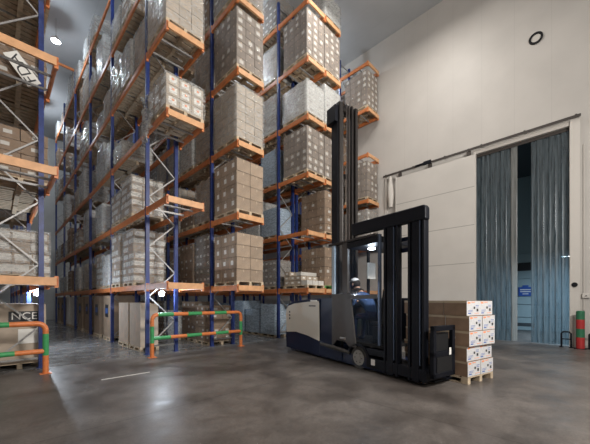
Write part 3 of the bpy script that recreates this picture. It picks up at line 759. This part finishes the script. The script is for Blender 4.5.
# operator
op = empty('person', tuple(TR @ Vector((.16,.42,.62))), RZ); op.scale = (1.12,)*3
tag(op, 'person in a white cap and blue jacket seated in the forklift cabin', 'person')
def L3(x, y, z):
    if z > 1.3: x -= .13*(z-1.3)/.9; z = 1.3+(z-1.3)*.86
    return Vector((x-.3, y-.45, z-.66))
V = []; E = []; RAD = []
def vtx(p, r, par=None):
    V.append(L3(*p)); RAD.append(r); i = len(V)-1
    if par is not None: E.append((par, i))
    return i
pel = vtx((.32,.45,1.30), .15); sp = vtx((.20,.45,1.52), .135, pel); ch = vtx((.06,.45,1.72), .15, sp); nb_ = vtx((-.04,.45,1.86), .075, ch)
nk = vtx((-.10,.44,1.95), .055, nb_); h0 = vtx((-.16,.43,2.04), .082, nk); h1 = vtx((-.19,.43,2.13), .092, h0); h2 = vtx((-.19,.43,2.20), .07, h1)
for s in (-1, 1):
    sh = vtx((.0,.45+s*.19,1.78), .065, ch); el = vtx((-.12,.45+s*.26,1.54), .048, sh); wr = vtx((-.34,.45+s*.20,1.62), .032, el); pm = vtx((-.42,.45+s*.18,1.645), .032, wr)
    for q, (dy, ln) in enumerate(((-.03,.065), (-.01,.078), (.01,.072), (.03,.058))):
        f1 = vtx((-.455,.45+s*.18+dy,1.655), .010, pm); f2 = vtx((-.455-ln*.5,.45+s*.18+dy,1.65), .009, f1); vtx((-.455-ln*.8,.45+s*.18+dy,1.62), .008, f2)
    t1 = vtx((-.40,.45+s*.18-s*.045,1.65), .011, pm); vtx((-.44,.45+s*.18-s*.065,1.64), .009, t1)
    hp = vtx((.26,.45+s*.10,1.27), .09, pel); kn = vtx((-.17,.45+s*.13,1.24), .065, hp); an = vtx((-.20,.45+s*.13,.80), .042, kn); ft = vtx((-.22,.45+s*.13,.72), .04, an); vtx((-.36,.45+s*.13,.705), .035, ft)
me = bpy.data.meshes.new('body_skeleton'); me.from_pydata(V, E, [])
so_ = bpy.data.objects.new('body_skeleton', me); COL.objects.link(so_)
sk = so_.modifiers.new('skin', 'SKIN'); sk.use_smooth_shade = True
so_.modifiers.new('sub', 'SUBSURF').levels = 1
for i, r_ in enumerate(RAD): me.skin_vertices[0].data[i].radius = (r_, r_); me.skin_vertices[0].data[i].use_root = (i == 0)
bpy.context.view_layer.update()
bme = bpy.data.meshes.new_from_object(so_.evaluated_get(bpy.context.evaluated_depsgraph_get())); bme.name = 'body'
bpy.data.objects.remove(so_)
bme.materials.clear()
for m_ in ('skin', 'jacket', 'trousers'): bme.materials.append(MATS[m_])
for p_ in bme.polygons:
    c = p_.center + Vector((.3,.45,.66)); p_.use_smooth = True
    if c.z > 1.3: c.z = 1.3+(c.z-1.3)/.86; c.x += .13*(c.z-1.3)/.9
    if c.z > 1.90: p_.material_index = 0
    elif c.x < -.35 and c.z > 1.5: p_.material_index = 0
    elif c.z > 1.36: p_.material_index = 1
    elif c.z < .76: p_.material_index = 2
    else: p_.material_index = 2
bd = obj('body', bme, op)
def ell(name, c, r, m_, seg=16, zmin=-9, rot=None, xmin=-9):
    b = MB(); vs = []; fs = []; n = seg; mrow = 10
    for j in range(mrow+1):
        th = math.pi*j/mrow
        for i in range(n):
            ph = 2*math.pi*i/n; p = Vector((math.sin(th)*math.cos(ph), math.sin(th)*math.sin(ph), math.cos(th)))
            p.z = max(p.z, zmin); vs.append((p.x*r[0], p.y*r[1], p.z*r[2]))
    for j in range(mrow):
        for i in range(n): fs.append((j*n+i, (j+1)*n+i, (j+1)*n+(i+1)%n, j*n+(i+1)%n))
    b.add(vs, fs, 0, None, True); o = b.build(name, m_, op, L3(*c))
    if rot: o.rotation_euler = rot
    return o
ell('hair', (-.155,.43,2.125), (.105,.10,.115), 'hair')
ell('cap', (-.185,.43,2.20), (.112,.102,.085), 'cap_white', zmin=-.1)
b = MB(); b.prism([(-.28,-.06),(-.36,-.04),(-.385,0),(-.36,.04),(-.28,.06),(-.2,.07),(-.2,-.07)], 0, .012, 'xy'); o = b.build('cap_brim', 'cap_white', op, L3(0,.43,2.185)); 
ell('nose', (-.288,.43,2.10), (.022,.014,.024), 'skin', 10)
for s in (-1, 1):
    ell('eye', (-.262,.43+s*.034,2.135), (.012,.012,.009), 'ink_black', 8); ell('ear', (-.17,.43+s*.098,2.11), (.022,.012,.032), 'skin', 8)
ell('beard', (-.235,.43,2.045), (.055,.06,.045), 'hair')
b = MB(); b.tube([L3(-.09,.44,1.925), L3(-.075,.44,1.90)], [.08,.10], 16, caps=False); b.build('jacket_collar', 'hair', op)
ell('neck_warmer', (-.12,.44,1.96), (.11,.10,.055), 'hair')

# carried pallet and its cartons (loose, one thing each)
def tl(t, s, z): return tuple(TR @ Vector((t, s, z)))
PL, PW = 1.5, 1.0; t0, s0 = .69, .89
b = MB()
# deck boards run along y (local), openings seen on both sides; leave room for the forks
H = .144
for i in range(8): b.box((i*(PL-.12)/7, 0, H-.022), (i*(PL-.12)/7+.12, PW, H))
for yy in (0, PW/2-.05, PW-.1):
    b.box((0, yy, H-.044), (PL, yy+.1, H-.0221)); b.box((0, yy, 0), (PL, yy+.1, .022))
    for xx in (0, PL/2-.07, PL-.14): b.box((xx, yy, .0221), (xx+.14, yy+.1, H-.0441))
pl = b.build('pallet', 'pallet_wood', None, tl(t0, s0, .002)); pl.rotation_euler = (0,0,RZ); tag(pl, 'pale wooden pallet under the brown cartons held by the forklift', 'pallet')
hC = .308; cl = PL/3; cw = PW/2
def truck_carton(v):
    rnd = random.Random(v); b = MB(); g = .004
    b.box((g, g, .001), (cl-g, cw-g, hC-.003), 0)
    b.box((-.0, g-.001, hC*.5), (0.001, g, hC*.51), 0)
    x = cl-g
    def q(y0, y1, z0, z1, mi, d=.0): b.box((x, y0*cw, z0*hC), (x+.002+d, y1*cw, z1*hC), mi)
    q(.0, 1-.01, .02, .97, 1)                       # white printed end
    q(.06, .26, .80, .92, 2, .001); q(.34, .60, .86, .92, 2, .001); q(.5, .62, .44, .60, 3, .001); q(.66, .90, .66, .70, 4, .001)
    q(.66, .88, .56, .59, 4, .001); q(.10, .44, .34, .37, 4, .001); q(.10, .40, .26, .29, 4, .001); q(.56, .92, .14, .17, 2, .001); q(.10, .3, .12, .2, 4, .001); q(.72, .86, .28, .46, 3, .001)
    b.box((0, g-.001, hC-.05), (cl-g, g, hC-.003), 5)
    return b.mesh('carton', ['kraft_brown', 'print_white', 'label_orange', 'ink_black', 'ink_blue', 'tape'])
TC = truck_carton(1)
for k in range(5):
    for i in range(3):
        for j in range(2):
            if j == 1 and i == 0 and k < 4: pass
            dx = (.0, -.022, .028, .03, -.015)[k] + random.uniform(-.006,.006); dy = random.uniform(-.006,.006)+(.0,.0,.0,.004,.0)[k]
            c = obj('carton', TC, None, tl(t0+i*cl+dx, s0+j*cw+dy, .002+H+.001+k*hC), bevel=.004); c.rotation_euler = (0,0,RZ+random.uniform(-.01,.01))
            lay = ['bottom','second','middle','fourth','top'][k]
            pos = ['rearmost','middle','front'][i]; sd = ['cabin-side','wall-side'][j]
            tag(c, f"brown carton with white printed end, {lay} layer, {pos} of {sd} row", 'carton', 'cartons carried by the forklift')
b = MB(); b.box((.10,0,0), (.16,.0015,.045)); 
o = obj('shipping_label', b.mesh('shipping_label', 'label_white'), None); 
tgt = [c for c in bpy.data.objects if c.get('label','').startswith('brown carton with white printed end, middle layer, front of cabin-side')][0]
o.parent = tgt; o.location = (.05, .0005, .14)

# ------------------------------------------------------------ ceiling lamps and light
def highbay(x, y, z, energy, color, label, size=.5, lens='lamp_warm', spot=None):
    r = empty('ceiling_lamp', (x, y, z)); tag(r, label, 'lamp', 'ceiling lamps')
    b = MB(); b.tube([(0,0,0), (0,0,.1), (0,0,.22)], [size/2,size/2.2,size/5], 24); b.build('shade', 'trim_white', r)
    b = MB(); b.tube([(0,0,-.012), (0,0,-.001)], size/2-.02, 24); b.build('lens', lens, r)
    b = MB(); b.tube([(0,0,.22), (0,0,CZ-z)], .012, 8); b.build('rod', 'galvanised', r)
    if size < .5:
        l = bpy.data.lights.new('lamp_light', 'POINT'); l.shadow_soft_size = .12
    else:
        l = bpy.data.lights.new('lamp_light', 'AREA'); l.shape = 'DISK'; l.size = size*1.6
    l.energy = energy; l.color = color
    lo = bpy.data.objects.new('lamp_light', l); COL.objects.link(lo); lo.parent = r; lo.location = (0,0,-.05 if size >= .5 else -.25)
WARM = (1,.95,.89); COOL = (.80,.90,1)
k = 0
for (x, y) in ((4.5,1.5), (9.5,6.6), (11.2,5.0), (1.5,5.0)):  # unseen warm ceiling lamps, added to brighten the open floor and wall
    highbay(x, y, 14.6, (110,160,240,90)[k], WARM, f"added unseen warm ceiling lamp above the open floor, {['over the camera side','near the doorway','between forklift and wall','left of the forklift'][k]}", .7); k += 1
highbay(2.15, 19.0, 14.6, 150, COOL, 'cool bright ceiling lamp above the long aisle, nearest', .4, 'lamp_white')
highbay(2.15, 13.0, 14.6, 150, COOL, 'cool ceiling lamp above the near part of the long aisle', .4, 'lamp_soft')
highbay(2.15, 27.5, 14.6, 300, COOL, 'cool ceiling lamp above the far end of the long aisle', .4, 'lamp_white')
highbay(7.9, 13.0, 14.6, 330, COOL, 'cool ceiling lamp between the left-of-centre and centre racks', .4, 'lamp_soft')
highbay(7.9, 21.0, 14.6, 330, COOL, 'cool ceiling lamp deep between the left-of-centre and centre racks', .4, 'lamp_soft')
highbay(12.5, 11.0, 14.6, 110, COOL, 'cool ceiling lamp between the centre racks and the wall rack', .4, 'lamp_soft')
def flood(x, y, z, target, energy, size, color, label):  # unseen flood lamps, added as key light on the rack ends
    r = empty('added_flood_lamp', (x, y, z)); tag(r, label, 'lamp', 'added flood lamps on the front wall')
    d = Vector(target)-Vector((x,y,z)); r.rotation_euler = d.to_track_quat('-Z', 'Y').to_euler()
    b = MB(); b.box((-size/2,-size/3,0), (size/2,size/3,.12)); b.build('housing', 'rail_steel', r)
    b = MB(); b.tube([(0,0,.1), r.rotation_euler.to_matrix().inverted() @ Vector((0,-.39,0))], .05, 10); b.build('wall_bracket', 'rail_steel', r)
    b = MB(); b.box((-size/2+.03,-size/3+.03,-.01), (size/2-.03,size/3-.03,-.001)); b.build('lens', 'lamp_warm', r)
    l = bpy.data.lights.new('added_flood_light', 'AREA'); l.shape = 'RECTANGLE'; l.size = size; l.size_y = size*.66; l.energy = energy; l.color = color
    lo = bpy.data.objects.new('added_flood_light', l); COL.objects.link(lo); lo.parent = r; lo.location = (0,0,-.05)
flood(5.6, -4.1, 7.0, (6.6, 9, 5.0), 1250, 1.6, WARM, 'added unseen warm flood lamp on the front wall facing the rack ends')
flood(1.5, -4.1, 5.5, (3, 9, 3), 330, 1.2, WARM, 'added unseen warm flood lamp on the front wall facing the left racks')
def added_dock_lamp(x, y, z, e):  # added tube lamp standing in for daylight in the room beyond
    r = empty('added_dock_lamp', (x, y, z)); tag(r, 'added cool tube lamp standing in for daylight behind the strip curtain', 'lamp')
    b = MB(); b.box((-.1,-.8,0), (.1,.8,.08)); b.build('housing', 'trim_white', r)
    b = MB(); b.box((-.08,-.75,-.01), (.08,.75,-.001)); b.build('tube', 'lamp_soft', r)
    l = bpy.data.lights.new('added_dock_light', 'AREA'); l.shape = 'RECTANGLE'; l.size = .3; l.size_y = 1.6; l.energy = e; l.color = (.62,.82,1)
    lo = bpy.data.objects.new('added_dock_light', l); COL.objects.link(lo); lo.parent = r; lo.location = (0,0,-.05)
added_dock_lamp(17.6, .3, 3.6, 260)
w = bpy.data.worlds.new('world'); scene.world = w; w.use_nodes = True
w.node_tree.nodes['Background'].inputs[0].default_value = (.5,.55,.6,1); w.node_tree.nodes['Background'].inputs[1].default_value = .02

# ------------------------------------------------------------ camera
cam = bpy.data.cameras.new('camera'); co = bpy.data.objects.new('camera', cam); COL.objects.link(co)
co.location = (0,0,1.7); co.rotation_euler = (R(90), 0, R(-45))
cam.sensor_width = 36; cam.lens = 300/590*36; cam.shift_y = 78/590; cam.clip_start = .05; cam.clip_end = 200
scene.camera = co
scene.view_settings.view_transform = 'Standard'; scene.view_settings.look = 'None'; scene.view_settings.gamma = 1
scene.view_settings.exposure = -0.12
